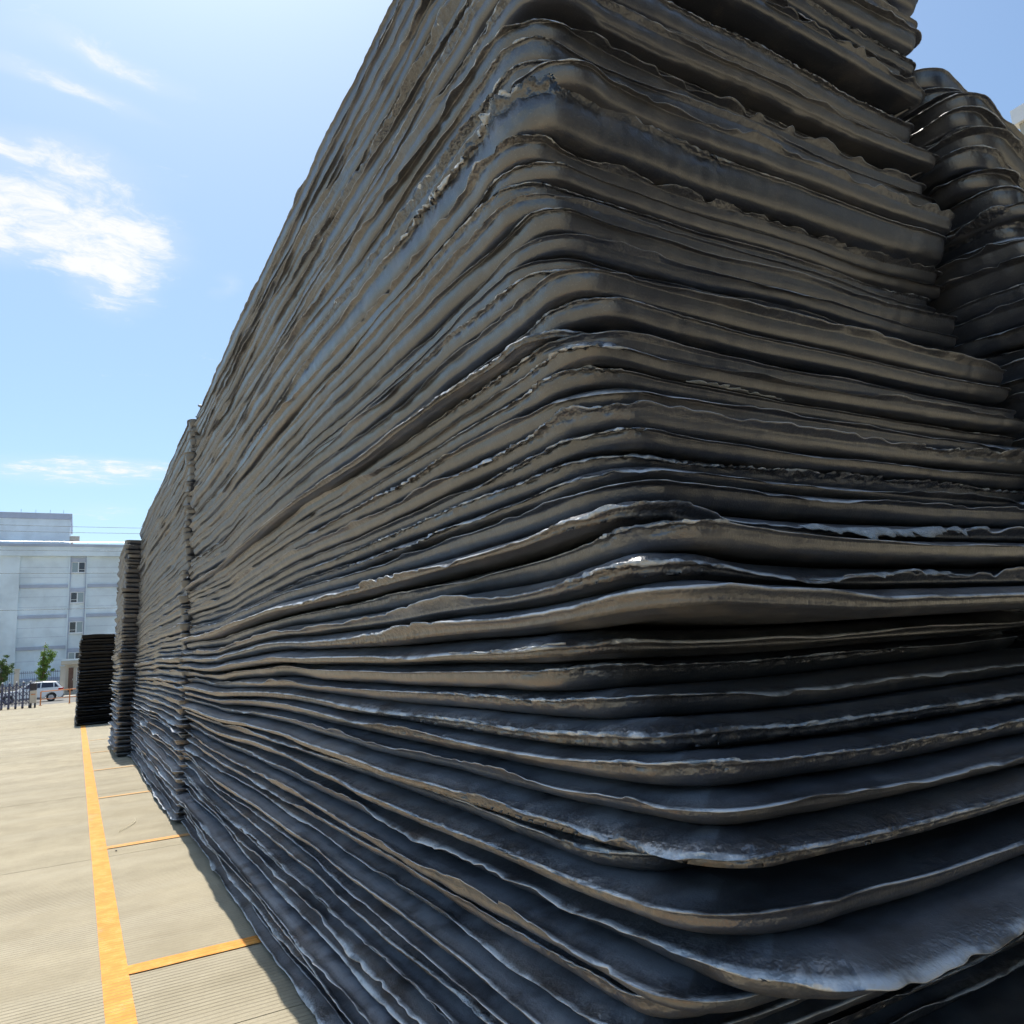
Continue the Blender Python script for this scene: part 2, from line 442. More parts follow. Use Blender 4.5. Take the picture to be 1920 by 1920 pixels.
# ---------------------------------------------------------------- foam sheets
# (u outward in units of the edge depth, v in sheet heights, rim weight); the lip tip splits the run in two
TOPP = [(-1.50, 1.000, 0.0), (-1.12, 0.972, 0.0), (-0.80, 0.930, 0.05), (-0.52, 0.875, 0.15), (-0.31, 0.825, 0.4), (-0.14, 0.775, 0.8), (-0.02, 0.742, 1.0), (0.05, 0.738, 1.0), (0.085, 0.716, 1.0)]
BOTP = [(0.085, 0.692, 1.0), (0.045, 0.672, 1.0), (-0.035, 0.660, 1.0), (-0.045, 0.61, 0.8), (-0.05, 0.54, 0.45), (-0.085, 0.45, 0.15), (-0.15, 0.355, 0.0), (-0.25, 0.26, 0.0), (-0.39, 0.165, 0.0), (-0.60, 0.085, 0.0), (-0.90, 0.03, 0.0), (-1.50, 0.0, 0.0)]
LIPW = {6: 0.30, 7: 0.80, 8: 1.0, 9: 1.0, 10: 0.75, 11: 0.12}           # how far each bead row follows the lip
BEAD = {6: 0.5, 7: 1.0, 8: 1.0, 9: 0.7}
LEDGE = [1.0, 1.0, 1.0, 0.9, 0.7, 0.45, 0.25]  # painted sky light per profile row, strongest at the top

def samples(a0, a1, fixed, axis, k, lo, hi):
    """points from a0 to a1 spaced with the distance to the eye"""
    out = []; a = a0; sg = 1 if a1 > a0 else -1
    while (a1 - a) * sg > 1e-4:
        out.append(a)
        d = math.hypot(a, fixed)
        a += sg * min(hi, max(lo, k * d))
    return out

def ring(x0, x1, y0, y1, r, k, lo, hide):
    """rounded rectangle: down the yard side (x0), round the near corner, along the near end (y0), then the hidden sides"""
    P = []; N = []
    rs = [r[0], r[1], r[2], r[3]]        # near-left, near-right, far-right, far-left
    for y in samples(y0 + rs[0], y1 - rs[3], x0, 1, k, lo, 0.12)[::-1]: P.append((x0, y)); N.append((-1, 0))
    def arc(cx, cy, rad, a0, a1, n):
        for i in range(n):
            a = a0 + (a1 - a0) * (i + 0.5) / n
            P.append((cx + rad * math.cos(a), cy + rad * math.sin(a))); N.append((math.cos(a), math.sin(a)))
    dn = math.hypot(x0, y0)
    arc(x0 + rs[0], y0 + rs[0], rs[0], math.pi, 1.5 * math.pi, max(4, int(rs[0] * 1.57 / max(lo, k * dn))))
    for x in samples(x0 + rs[0], x1 - rs[1], y0, 0, k, lo, 0.12): P.append((x, y0)); N.append((0, -1))
    arc(x1 - rs[1], y0 + rs[1], rs[1], 1.5 * math.pi, 2 * math.pi, 6)
    n = max(2, int((y1 - y0) / hide))
    for i in range(n): P.append((x1, y0 + rs[1] + (y1 - y0 - rs[1] - rs[2]) * i / n)); N.append((1, 0))
    arc(x1 - rs[2], y1 - rs[2], rs[2], 0, 0.5 * math.pi, 4)
    n = max(2, int((x1 - x0) / hide))
    for i in range(n): P.append((x1 - rs[2] - (x1 - x0 - rs[2] - rs[3]) * i / n, y1)); N.append((0, 1))
    arc(x0 + rs[3], y1 - rs[3], rs[3], 0.5 * math.pi, math.pi, 6)
    return np.array(P), np.array(N)

def ordinal(n):
    return '%d%s' % (n, 'th' if 10 <= n % 100 <= 20 else {1: 'st', 2: 'nd', 3: 'rd'}.get(n % 10, 'th'))

class Stack:
    def __init__(s, seed, x0, x1, y0, y1, tops, corner_y, k, lo, place, group, amp=1.0, shifts=None, from_top=False, traits=None, lip=1.0, mat=None, droop=0.0, corner=1.0, crumbly=(), wide={}, noses={}):
        s.rng = random.Random(seed); s.seed = seed; s.droop = droop; s.x0 = x0
        tops = list(tops); s.t = [tops[0]] + [b - a for a, b in zip(tops, tops[1:])]; s.tops = tops
        n = len(tops)
        rng = s.rng
        for i in range(n):
            t = s.t[i]
            dx = 0.020 * (tops[i] - 2.8) + max(-0.05, min(0.05, rng.gauss(0, 0.019))) * amp if not shifts or i not in shifts else shifts[i]
            thick = t > 0.16
            cy = corner_y[i] if corner_y else y0 + rng.uniform(-0.07, 0.07)
            far = y1 + rng.uniform(-0.10, 0.10)
            r = (corner * rng.uniform(0.12, 0.24), 0.6 * rng.uniform(0.08, 0.16), 0.08, corner * rng.uniform(0.05, 0.10))
            if i in wide: r = (max(r[0], 0.22 * wide[i]),) + r[1:]
            P, N = ring(x0 + dx, x1 + rng.uniform(-0.05, 0.05), cy, far, r, k, lo, 0.7)
            sd = seed * 1000 + i * 7
            d = np.r_[0, np.cumsum(np.hypot(*np.diff(P, axis=0).T))]
            x, y = P[:, 0], P[:, 1]
            zb, zt = s.level(i, x, y), s.level(i + 1, x, y)
            h = np.maximum(zt - zb, 0.02)
            e = np.clip(0.55 * h + 0.045, 0.05, 0.12) * (1 + 0.25 * n2(d * 1.1, 0 * d, sd + 1))
            ragged = rng.random()
            off = amp * (0.030 * n2(d * 0.40, 0 * d, sd + 2) + 0.010 * n2(d * 1.5, 0 * d, sd + 3)) + 0.003 * n2(d * 6.5, 0 * d, sd + 4) + 0.002 * n2(d * 21, 0 * d, sd + 5)
            near = np.clip((5.5 - y) / 3.5, 0.12, 1.0)
            lipl = lip * np.clip(0.35 + 0.6 * n2(d * 1.1, 0 * d, sd + 6) + (0.35 + 0.65 * ragged) * (0.4 + 0.6 * near) * np.abs(n2(d * 4.2, 0 * d, sd + 8)) + near * (0.06 + 0.45 * ragged ** 2) * n2(d * 19, 0 * d, sd + 9), 0, 2.2) * (0.011 + 0.022 * ragged ** 2)
            lipd = 0.016 * n2(d * 1.3, 0 * d, sd + 10) + 0.006 * n2(d * 3.7, 0 * d, sd + 11) + 0.004 * ragged * n2(d * 11, 0 * d, sd + 18)
            vl = 0.08 * n2(d * 0.6, 0 * d, sd + 12) + 0.022 * near * n2(d * 4.0, 0 * d, sd + 13)
            rough_mask = np.clip(n2(d * 0.8, 0 * d, sd + 14) * 1.2 + rng.uniform(-0.6, 0.5), 0, 1)
            if i in crumbly: rough_mask = np.clip(0.25 + 0.9 * n2(d * 1.1, 0 * d, sd + 14) + 0.4 * n2(d * 5, 0 * d, sd + 19), 0.0, 1)
            ic = int(np.argmin(np.hypot(x - x0, y - cy)))               # near corner
            swell = np.exp(-((d - d[ic]) / np.where(d < d[ic], 0.34, 0.20)) ** 2) * rng.choice((0.15, 0.5, 0.8, 1.0)) * (1 + 0.4 * n2(d * 9, 0 * d, sd + 15))
            off = off + 0.022 * swell * noses.get(i, 1.0); vl = vl + 0.16 * swell
            rough_mask = np.maximum(rough_mask, np.clip(1.2 * swell, 0, 1) * (d < d[ic] + 0.12))
            open_ = min(1.15, max(0.42, 1.1 - 0.42 * (s.tops[i] - 1.6) + rng.uniform(-0.12, 0.18))) if s.tops[i] > 1.6 else rng.uniform(1.05, 1.5)
            if shifts and i in shifts: open_ = 1.75
            e = e * (0.62 + 0.38 * open_) * wide.get(i, 1.0)
            box = rng.uniform(1.0, 1.4); lipv = rng.uniform(-0.06, 0.10); lipup = rng.uniform(-0.5, 0.7)
            lim = np.where(np.abs(N).max(1) < 0.9999, -0.97 * np.where((x < x0 + 0.5) & (y < cy + 0.6), r[0], 0.07), -9.0)
            rings = []; rims = []; led = []
            prof = TOPP + BOTP; big = 2.2 if i in crumbly else 1.0
            for j, (u, v, w) in enumerate(prof):
                uu = u * e + off * (1.0 if u > -0.9 else 0.4)
                vb = v if v > 0.5 else 0.5 * (v / 0.5) ** box
                vb = 1 - (1 - vb) * open_ if v > 0.5 else vb * (1 - 0.3 * open_) / 0.7 * (0.55 + 0.45 * open_ if v < 0.3 else 1.0)
                vv = vb + (vl + lipv) * (0.4 + 0.6 * open_) * math.exp(-((v - 0.8) / 0.22) ** 2) * (1 if 0.02 < v < 0.985 else 0)
                zz = zb + vv * h
                if w > 0.05:
                    cr = big * rough_mask * w * (0.010 * n2(d * 30, d * 0 + j * 1.7, sd + 20) + 0.008 * n2(d * 55, d * 0 + j * 3.1, sd + 21))
                    cr = cr * np.clip(near + 0.15, 0, 1) * (1.0 if s.tops[i] < 3.0 or i in crumbly else 0.45); uu = uu + cr; zz = zz + 0.5 * cr
                else:
                    uu = uu + 0.002 * n2(d * 5, d * 0 + j * 0.6, sd + 22)
                if j in LIPW:
                    q = LIPW[j]; uu = uu + q * lipl; zz = zz + q * lipd * np.clip(lipl / 0.01, 0, 1.6) + q * lipup * lipl
                if j == 0: zz = zz - 0.0015
                if j == len(prof) - 1: zz = zz + 0.0015
                uu = np.maximum(uu, lim)
                rings.append(np.c_[x + N[:, 0] * uu, y + N[:, 1] * uu, zz]); rims.append(np.full(len(x), w) * (0.35 + 0.65 * rough_mask)); led.append(np.full(len(x), LEDGE[j] if j < len(LEDGE) else 0.0) * np.where(N[:, 1] < -0.6, 0.4, 1.0))  # near end gets less painted sky light, as it stands in shade
            n_r = len(x); cx, cyy = (x0 + x1) / 2, (cy + far) / 2
            V = np.concatenate(rings + [np.array([[cx, cyy, zt.mean()], [cx, cyy, zb.mean()]])])
            R = np.concatenate(rims + [np.zeros(2)])
            a = np.arange(n_r); b = (a + 1) % n_r
            F = []
            for j in range(len(prof) - 1):
                F.append(np.c_[j * n_r + a, j * n_r + b, (j + 1) * n_r + b, (j + 1) * n_r + a])
            quads = np.concatenate(F)
            last = (len(prof) - 1) * n_r
            tri = np.concatenate([np.c_[b, a, np.full(n_r, len(V) - 2)], np.c_[last + a, last + b, np.full(n_r, len(V) - 1)]])
            quads = quads[:, ::-1]; tri = tri[:, ::-1]
            origin = np.array([x0, cy, s.tops[i] - t])
            me = bpy.data.meshes.new('foam_sheet')
            nv, nq, ntr = len(V), len(quads), len(tri)
            me.vertices.add(nv); me.vertices.foreach_set('co', (V - origin).ravel())
            me.loops.add(nq * 4 + ntr * 3); me.loops.foreach_set('vertex_index', np.r_[quads.ravel(), tri.ravel()].astype(np.int32))
            me.polygons.add(nq + ntr)
            me.polygons.foreach_set('loop_start', np.r_[np.arange(nq) * 4, nq * 4 + np.arange(ntr) * 3].astype(np.int32))
            me.polygons.foreach_set('use_smooth', np.ones(nq + ntr, bool))
            me.update(calc_edges=True)
            at = me.attributes.new('rim', 'FLOAT', 'POINT'); at.data.foreach_set('value', R.astype(np.float32))
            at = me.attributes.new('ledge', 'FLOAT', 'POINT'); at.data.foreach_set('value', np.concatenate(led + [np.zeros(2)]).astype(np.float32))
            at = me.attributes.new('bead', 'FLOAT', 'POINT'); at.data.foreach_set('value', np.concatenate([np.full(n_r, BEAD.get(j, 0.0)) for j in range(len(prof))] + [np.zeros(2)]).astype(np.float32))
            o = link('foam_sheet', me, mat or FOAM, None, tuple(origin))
            look = []
            look.append('thick' if t > 0.13 else ('thin' if t < 0.072 else ''))
            look.append('ragged-edged' if ragged > 0.72 else ('smooth-edged' if ragged < 0.25 else ''))
            if traits and i in traits: look = [traits[i]]
            lk = ' '.join(w_ for w_ in look if w_)
            pos = '%s from the top' % ordinal(n - i) if from_top else '%s from the ground' % ordinal(i + 1)
            tag(o, ('%s dark foam sheet, %s in %s' % (lk, pos, place)).strip(), 'foam sheet', group)
            if i in KEEP.get(place, ()): KEPT[(place, i)] = (o, origin, rings[8])

    def level(s, i, x, y):
        """height of the joint below sheet i"""
        z = np.zeros_like(x)
        for j in range(i):
            q = s.seed * 1000 + j * 13
            z = z + s.t[j] * (1 + 0.11 * n2(x * 0.35 + 3, y * 0.35, q + 301) + 0.035 * n2(x * 1.5, y * 1.5 + 5, q + 302))
        w = s.tops[i - 1] if i else 0.0
        z = w + (z - w) * (0.75 if i > 12 else 1.0)
        return z * (1 - s.droop * np.clip(x - s.x0, 0, 9))

KEEP = {}; KEPT = {}
def fill(a, b, lo, hi, rng):
    out = [a]
    while out[-1] < b - lo: out.append(out[-1] + rng.uniform(lo, hi) * rng.choice((0.75, 1.0, 1.0, 1.15)))
    out[-1] = b
    return out[1:]

rg = random.Random(11)
PA = 'the nearest tall stack'
# joint heights and near-end positions of the nearest stack, from its lowest sheet up
low = fill(0.0, 0.70, 0.058, 0.085, rg)
mid = [(0.78, 1.70), (0.86, 1.74), (0.94, 1.68), (1.02, 1.66), (1.10, 1.60), (1.18, 1.45), (1.30, 1.19), (1.385, 1.30), (1.46, 1.60), (1.545, 1.27), (1.625, 1.34), (1.705, 1.37), (1.785, 1.47),
       (1.87, 1.66), (1.96, 1.86), (2.05, 1.80), (2.135, 1.34), (2.22, 1.44), (2.305, 1.42), (2.39, 1.52), (2.475, 1.60), (2.535, 1.66), (2.595, 1.73),
       (2.665, 1.72), (2.735, 1.68), (2.82, 1.71), (2.875, 1.74), (2.93, 1.70), (2.99, 1.76), (3.05, 1.84), (3.12, 1.74), (3.20, 1.75), (3.27, 1.88), (3.335, 2.00), (3.40, 1.98), (3.46, 1.96), (3.56, 1.93), (3.63, 2.00), (3.70, 2.06), (3.765, 2.00), (3.835, 1.99), (3.97, 1.90), (4.05, 1.83)]
hi_ = fill(4.05, 5.60, 0.062, 0.10, rg)
topsA = low + [z for z, _ in mid] + hi_
cyA = [1.40 + rg.uniform(-0.1, 0.08) for _ in low] + [y for _, y in mid] + [1.93 + rg.uniform(-0.07, 0.07) for _ in hi_]
nl = len(low)
traitsA = {nl + 6: 'broad drooping', nl + 15: 'jutting', nl + 16: 'jutting', nl + 17: 'jutting', nl + 19: 'jutting', nl + 29: 'jutting', nl + 41: 'thick torn-faced crumbling', nl + 42: 'bulging-cornered'}
shiftA = {nl + 15: -0.105, nl + 16: -0.10, nl + 17: -0.085, nl + 19: -0.12, nl + 29: -0.075, nl + 12: -0.06, nl + 9: -0.075}
KEEP[PA] = (nl + 17, nl + 19, nl + 15, nl + 29, nl + 11, nl + 26)
A = Stack(3, 1.30, 3.84, 1.5, 10.95, topsA, cyA, 0.0048, 0.010, PA, 'foam sheets in the tall stack nearest the camera', 1.0, traits=traitsA, shifts=shiftA, crumbly=(nl + 41,), wide={nl + 6: 1.3, nl + 7: 1.2, nl + 8: 1.2, nl + 9: 0.85, nl + 12: 0.8, nl + 15: 0.75, nl + 16: 0.75, nl + 17: 0.75, nl + 19: 0.75, nl + 29: 0.7}, noses={nl + 42: 4.0, nl + 15: 2.5, nl + 14: 1.8})
def simple_stack(seed, x0, x1, y0, y1, h, lo, hi, k, mn, place, group, **kw):
    return Stack(seed, x0, x1, y0, y1, fill(0.0, h, lo, hi, random.Random(seed)), None, k, mn, place, group, **kw)
simple_stack(5, 1.24, 3.8, 11.10, 20.5, 5.50, 0.075, 0.115, 0.0055, 0.03, 'the second tall stack', 'foam sheets in the second tall stack', amp=0.9, corner=0.4)
simple_stack(6, 0.92, 3.6, 20.70, 24.3, 5.25, 0.08, 0.125, 0.006, 0.03, 'the third tall stack', 'foam sheets in the third tall stack', amp=1.1, corner=0.4)
simple_stack(7, 0.10, 2.8, 34.6, 42.0, 3.55, 0.10, 0.155, 0.006, 0.05, 'the low far stack', 'foam sheets in the low far stack', amp=0.9, mat=FOAM_DARK, lip=1.5, corner=0.3)
topsB = fill(0.0, 5.02, 0.08, 0.125, random.Random(8))
cyB = [1.42 + 0.45 * max(0.0, min(1.0, (z - 3.3) / 1.6)) + rg.uniform(-0.06, 0.06) for z in topsB]
Stack(8, 3.95, 6.5, 1.6, 9.5, topsB, cyB, 0.0055, 0.015, 'the right-edge stack', 'foam sheets in the stack at the right edge', amp=1.3, from_top=True, droop=0.055, corner=0.7, lip=1.6)

# unseen stack added across the aisle, behind the camera's right shoulder: it keeps the near end of the big stack in shade
simple_stack(9, 2.2, 4.8, -9.6, -1.0, 6.0, 0.085, 0.125, 0.03, 0.10, 'the unseen stack added behind the camera', 'foam sheets in the added shading stack', amp=1.2)

# loose strips of skin torn from some sheets
def torn_skin(key, frac, length, width, drop, seed):
    o, org, tip = KEPT[key]
    n = len(tip); i0 = int(frac * n); pts = tip[i0:i0 + max(12, int(length))]
    s = np.arange(len(pts)) / (len(pts) - 1)
    w = width * np.sin(np.pi * np.clip(s, 0.02, 0.98)) ** 0.5 * (0.6 + 0.5 * n2(s * 14, 0 * s, seed) + 0.35 * n2(s * 47, 0 * s, seed + 1))
    w = np.maximum(w, 0.003)
    cen = np.gradient(pts, axis=0); nrm = np.c_[cen[:, 1], -cen[:, 0]]; nrm /= np.linalg.norm(nrm, axis=1)[:, None] + 1e-9
    mid_ = np.array([2.5, 6.0]); sg = np.sign(((pts[:, :2] - mid_) * nrm).sum(1)); nrm *= sg[:, None]
    rows = []
    for q in (0.0, 0.35, 0.7, 1.0):
        rows.append(np.c_[pts[:, 0] + nrm[:, 0] * (0.004 + w * q * 0.75), pts[:, 1] + nrm[:, 1] * (0.004 + w * q * 0.75),
                          pts[:, 2] + 0.004 + 0.2 * w * q - drop * q * q * w + 0.006 * q * n2(s * 30, 0 * s, seed + 3)])
    V = np.concatenate(rows) - org; m_ = len(pts); F = []
    for j in range(3):
        for i in range(m_ - 1): F.append((j * m_ + i, j * m_ + i + 1, (j + 1) * m_ + i + 1, (j + 1) * m_ + i))
    me = bpy.data.meshes.new('torn_skin'); me.from_pydata(V.tolist(), [], F); me.polygons.foreach_set('use_smooth', [True] * len(F))
    c = link('torn_skin', me, M['film'], o)
    md = c.modifiers.new('thickness', 'SOLIDIFY'); md.thickness = 0.0025

torn_skin((PA, nl + 19), 0.735, 75, 0.075, 0.9, 71)
torn_skin((PA, nl + 17), 0.72, 70, 0.05, 0.5, 73)
torn_skin((PA, nl + 26), 0.70, 40, 0.035, 0.1, 75)
torn_skin((PA, nl + 29), 0.69, 40, 0.03, 0.1, 76)
torn_skin((PA, nl + 15), 0.52, 60, 0.03, 0.3, 77)

# ---------------------------------------------------------------- things on the yard
def litter():
    bm = bmesh.new(); n = 22; prev = None
    for i in range(n):
        s = i / (n - 1); a = -0.5 + 1.9 * s
        cx, cy = 0.62 + 0.14 * math.sin(a * 1.3), 11.2 + 0.75 * s
        w = 0.005 * (1 - (2 * s - 1) ** 4) + 0.001
        z = 0.012 + 0.01 * math.sin(s * 5) ** 2
        row = [bm.verts.new((cx - w, cy, z)), bm.verts.new((cx, cy, z + 0.004)), bm.verts.new((cx + w, cy, z)), bm.verts.new((cx, cy, z - 0.004))]
        if prev:
            for k in range(4): bm.faces.new((prev[k], prev[(k + 1) % 4], row[(k + 1) % 4], row[k]))
        prev = row
    me = bpy.data.meshes.new('packing_strip'); bmesh.ops.recalc_face_normals(bm, faces=bm.faces); bm.to_mesh(me); bm.free()
    tag(link('packing_strip', me, M['straw']), 'thin pale curved packing strip lying on the concrete', 'strip')
    rng = random.Random(9)
    spots = [(0.46, 10.1, 'small dark foam crumb between the yellow line and the stacks'), (-0.9, 27.0, 'small dark foam crumb on the distant concrete before the gate')]
    for x, y, lb in spots:
        bm = bmesh.new(); g = bmesh.ops.create_icosphere(bm, subdivisions=2, radius=0.011)
        for v in bm.verts:
            v.co *= 1 + rng.uniform(-0.25, 0.3); v.co.z *= 0.6
        me = bpy.data.meshes.new('foam_crumb'); bm.to_mesh(me); bm.free()
        tag(link('foam_crumb', me, M['crumb'], None, (x, y, 0.010)), lb, 'crumb', 'foam crumbs on the concrete')
litter()

# ---------------------------------------------------------------- sliding gate
def gate():
    root = empty('folding_gate', (-4.6, 60.0, 0.0), 'dark folding lattice gate across the yard entrance', 'gate')
    x = -3.4; k = 0
    xs = []
    while x < 2.05: xs.append(x); x += 0.385
    for i, px in enumerate(xs):
        f = MB()
        for dy in (-0.16, 0.16):
            f.bar((px - 0.03, dy, 0.14), (px - 0.03, dy, 1.62), 0.022, seg=6)
            f.bar((px + 0.03, dy, 0.14), (px + 0.03, dy, 1.62), 0.022, seg=6)
        f.box(px - 0.06, px + 0.06, -0.18, 0.18, 0.10, 0.20); f.box(px - 0.05, px + 0.05, -0.18, 0.18, 1.58, 1.66)
        p = f.build('upright', M['gate'], root)
        MB().box(px - 0.055, px + 0.055, -0.18, 0.18, 1.665, 1.76, 0.03).build('cap', M['steel'], p)
        for dy in (-0.12, 0.12):
            MB().bar((px, dy - 0.02, 0.07), (px, dy + 0.02, 0.07), 0.066, seg=12).build('wheel', M['tyre'], p)
    for i in range(len(xs) - 1):
        a, b = xs[i], xs[i + 1]; c = (a + b) / 2
        for dy in (-0.19, 0.19):
            for zb in (0.30, 0.75, 1.20):
                f = MB()
                f.bar((a, dy, zb), (b, dy, zb + 0.38), 0.017, seg=5); f.bar((a, dy, zb + 0.38), (b, dy, zb), 0.017, seg=5)
                f.bar((c, dy - 0.012, zb + 0.19), (c, dy + 0.012, zb + 0.19), 0.05, seg=10)
                f.build('lattice', M['gate'], root)
            MB().bar((c, dy, 0.22), (c, dy, 1.55), 0.016, seg=6).build('middle_bar', M['gate'], root)
    hd = empty('gate_motor', (-2.42, 60.0, 0.0), 'cream motor cabinet with dark top at the end of the gate', 'gate motor')
    MB().box(-0.19, 0.19, -0.3, 0.3, 0.30, 1.12, 0.03).build('cabinet', M['cabinet'], hd)
    MB().box(-0.19, 0.19, -0.3, 0.3, 1.13, 1.60, 0.05).build('display_head', M['dark'], hd)
    for sx in (-0.12, 0.12): MB().box(sx - 0.05, sx + 0.05, -0.28, 0.28, 0.0, 0.29).build('foot', M['dark'], hd)
    MB().box(-0.12, 0.12, -0.312, -0.302, 0.84, 0.90).build('stripe', M['orange'], hd)
gate()

def railing():
    r = empty('railing', (-2.1, 63.0, 0.0), 'orange painted pipe railing beside the gate', 'railing')
    MB().bar((0, 0, 0.95), (3.6, 0, 1.0), 0.032).build('top_rail', M['orange'], r)
    MB().bar((0, 0, 0.42), (3.6, 0, 0.46), 0.018).build('lower_rail', M['orange'], r)
    for x in (0.0, 1.75, 3.6):
        p = MB().bar((x, 0, 0.0), (x, 0, 0.94), 0.042).build('post', M['orange'], r)
        MB().box(x - 0.09, x + 0.09, -0.09, 0.09, 0.0, 0.03).build('foot_plate', M['orange'], p)
railing()

# ---------------------------------------------------------------- car on the street (front to the left)
def car():
    r = empty('parked_car', (-0.88, 73.2, -0.03), 'white sport utility car seen from its side beyond the gate', 'car')
    L, W = 4.65, 1.86
    # side outline, x from the rear (0) towards the front (-L)
    lower = [(0.0, 0.42), (-0.03, 0.80), (0.0, 0.98), (-0.10, 1.06), (-1.5, 1.06), (-3.15, 1.02), (-4.30, 0.92), (-4.60, 0.70), (-4.62, 0.40), (-4.5, 0.27)]
    def arch(cx, rad, n=9): return [(cx + rad * math.cos(math.pi * i / (n - 1) + math.pi), 0.34 + rad * math.sin(math.pi * i / (n - 1))) for i in range(n)]
    low = lower + arch(-3.72, 0.39) + arch(-0.82, 0.39) + [(-0.2, 0.27)]
    body = MB().prism(low, 0.0, W).build('body', M['car'], r, (0, -W / 2, 0), bevel=0.05)
    # greenhouse with tumblehome
    bm = bmesh.new()
    base = [(-0.10, 1.055), (-3.15, 1.02)]; top = [(-0.42, 1.55), (-2.35, 1.57)]
    def gh(x, z, y): return bm.verts.new((x, y, z))
    pts_b = [(-0.08, 1.055), (-1.5, 1.055), (-3.2, 1.015)]; pts_t = [(-0.52, 1.56), (-1.4, 1.60), (-2.35, 1.55)]
    for sgn in (1,):
        Lb = [gh(x, z, -W / 2 + 0.05) for x, z in pts_b]; Rb = [gh(x, z, W / 2 - 0.05) for x, z in pts_b]
        Lt = [gh(x, z, -W / 2 + 0.20) for x, z in pts_t]; Rt = [gh(x, z, W / 2 - 0.20) for x, z in pts_t]
        for i in range(2):
            bm.faces.new((Lb[i], Lb[i + 1], Lt[i + 1], Lt[i])); bm.faces.new((Rb[i], Rt[i], Rt[i + 1], Rb[i + 1]))
            bm.faces.new((Lt[i], Lt[i + 1], Rt[i + 1], Rt[i])); bm.faces.new((Lb[i], Rb[i], Rb[i + 1], Lb[i + 1]))
        bm.faces.new((Lb[0], Lt[0], Rt[0], Rb[0])); bm.faces.new((Lb[2], Rb[2], Rt[2], Lt[2]))
    bmesh.ops.recalc_face_normals(bm, faces=bm.faces)
    me = bpy.data.meshes.new('roof'); bm.to_mesh(me); bm.free()
    roof = link('roof', me, M['car'], r); md = roof.modifiers.new('bevel', 'BEVEL'); md.width = 0.05; md.segments = 3
    def side_y(z): return -W / 2 + 0.05 + (z - 1.05) / 0.52 * 0.15 - 0.012
    def pane(name, poly):
        m_ = MB(); vs = [m_.bm.verts.new((x, side_y(z), z)) for x, z in poly]; m_.bm.faces.new(vs)
        vs2 = [m_.bm.verts.new((x, side_y(z) + 0.008, z)) for x, z in poly]; m_.bm.faces.new(vs2[::-1])
        for i in range(len(vs)): m_.bm.faces.new((vs[i], vs[(i + 1) % len(vs)], vs2[(i + 1) % len(vs)], vs2[i]))
        m_.build(name, M['glass'], roof)
    pane('side_window', [(-0.32, 1.12), (-0.62, 1.12), (-0.62, 1.48), (-0.60, 1.49)])
    pane('side_window', [(-0.68, 1.12), (-1.52, 1.12), (-1.50, 1.52), (-0.72, 1.49)])
    pane('side_window', [(-1.60, 1.12), (-2.70, 1.11), (-2.30, 1.48), (-1.58, 1.52)])
    MB().quad((-0.13, -0.70, 1.13), (-0.13, 0.70, 1.13), (-0.46, 0.62, 1.50), (-0.46, -0.62, 1.50)).build('rear_window', M['glass'], roof, (0.02, 0, 0.012))
    MB().bar((-0.55, -0.66, 1.64), (-2.2, -0.66, 1.63), 0.02, seg=6).build('roof_rail', M['trim'], roof)
    MB().bar((-0.55, 0.66, 1.64), (-2.2, 0.66, 1.63), 0.02, seg=6).build('roof_rail', M['trim'], roof)
    MB().box(-0.50, -0.30, -0.62, 0.62, 1.52, 1.56, 0.015).build('spoiler', M['car'], roof)
    for sy in (-1, 1):
        y0 = sy * (W / 2 - 0.10)
        MB().box(-0.34, 0.012, min(y0, sy * (W / 2 + 0.012)), max(y0, sy * (W / 2 + 0.012)), 0.86, 1.03, 0.02).build('tail_light', M['tail'], r)
        MB().box(-3.0, -1.5, min(sy * W / 2 - 0.03, sy * (W / 2 + 0.014)), max(sy * W / 2 - 0.03, sy * (W / 2 + 0.014)), 0.26, 0.38, 0.01).build('sill', M['trim'], r)
        for x in (-1.35, -2.4): MB().box(x - 0.1, x + 0.1, min(sy * W / 2, sy * (W / 2 + 0.02)), max(sy * W / 2, sy * (W / 2 + 0.02)), 0.88, 0.91).build('door_handle', M['car'], r)
        for cx in (-0.82, -3.72):
            y1 = sy * (W / 2 - 0.22); y2 = sy * (W / 2 - 0.01)
            w = MB().bar((cx, y1, 0.34), (cx, y2, 0.34), 0.345, seg=28).build('wheel', M['tyre'], r, bevel=0.03)
            h = MB().bar((cx, y2 - sy * 0.05, 0.34), (cx, y2 + sy * 0.006, 0.34), 0.19, seg=20)
            for k in range(5):
                a = k * 2 * math.pi / 5
                h.bar((cx, y2 + sy * 0.008, 0.34), (cx + 0.21 * math.cos(a), y2 + sy * 0.008, 0.34 + 0.21 * math.sin(a)), 0.03, 0.022, 6)
            h.build('rim', M['rim'], w)
    MB().box(-0.25, 0.05, -W / 2 + 0.04, W / 2 - 0.04, 0.30, 0.55, 0.05).build('rear_bumper', M['trim'], r)
    MB().box(-4.66, -4.4, -W / 2 + 0.06, W / 2 - 0.06, 0.30, 0.52, 0.05).build('front_bumper', M['trim'], r)
car()

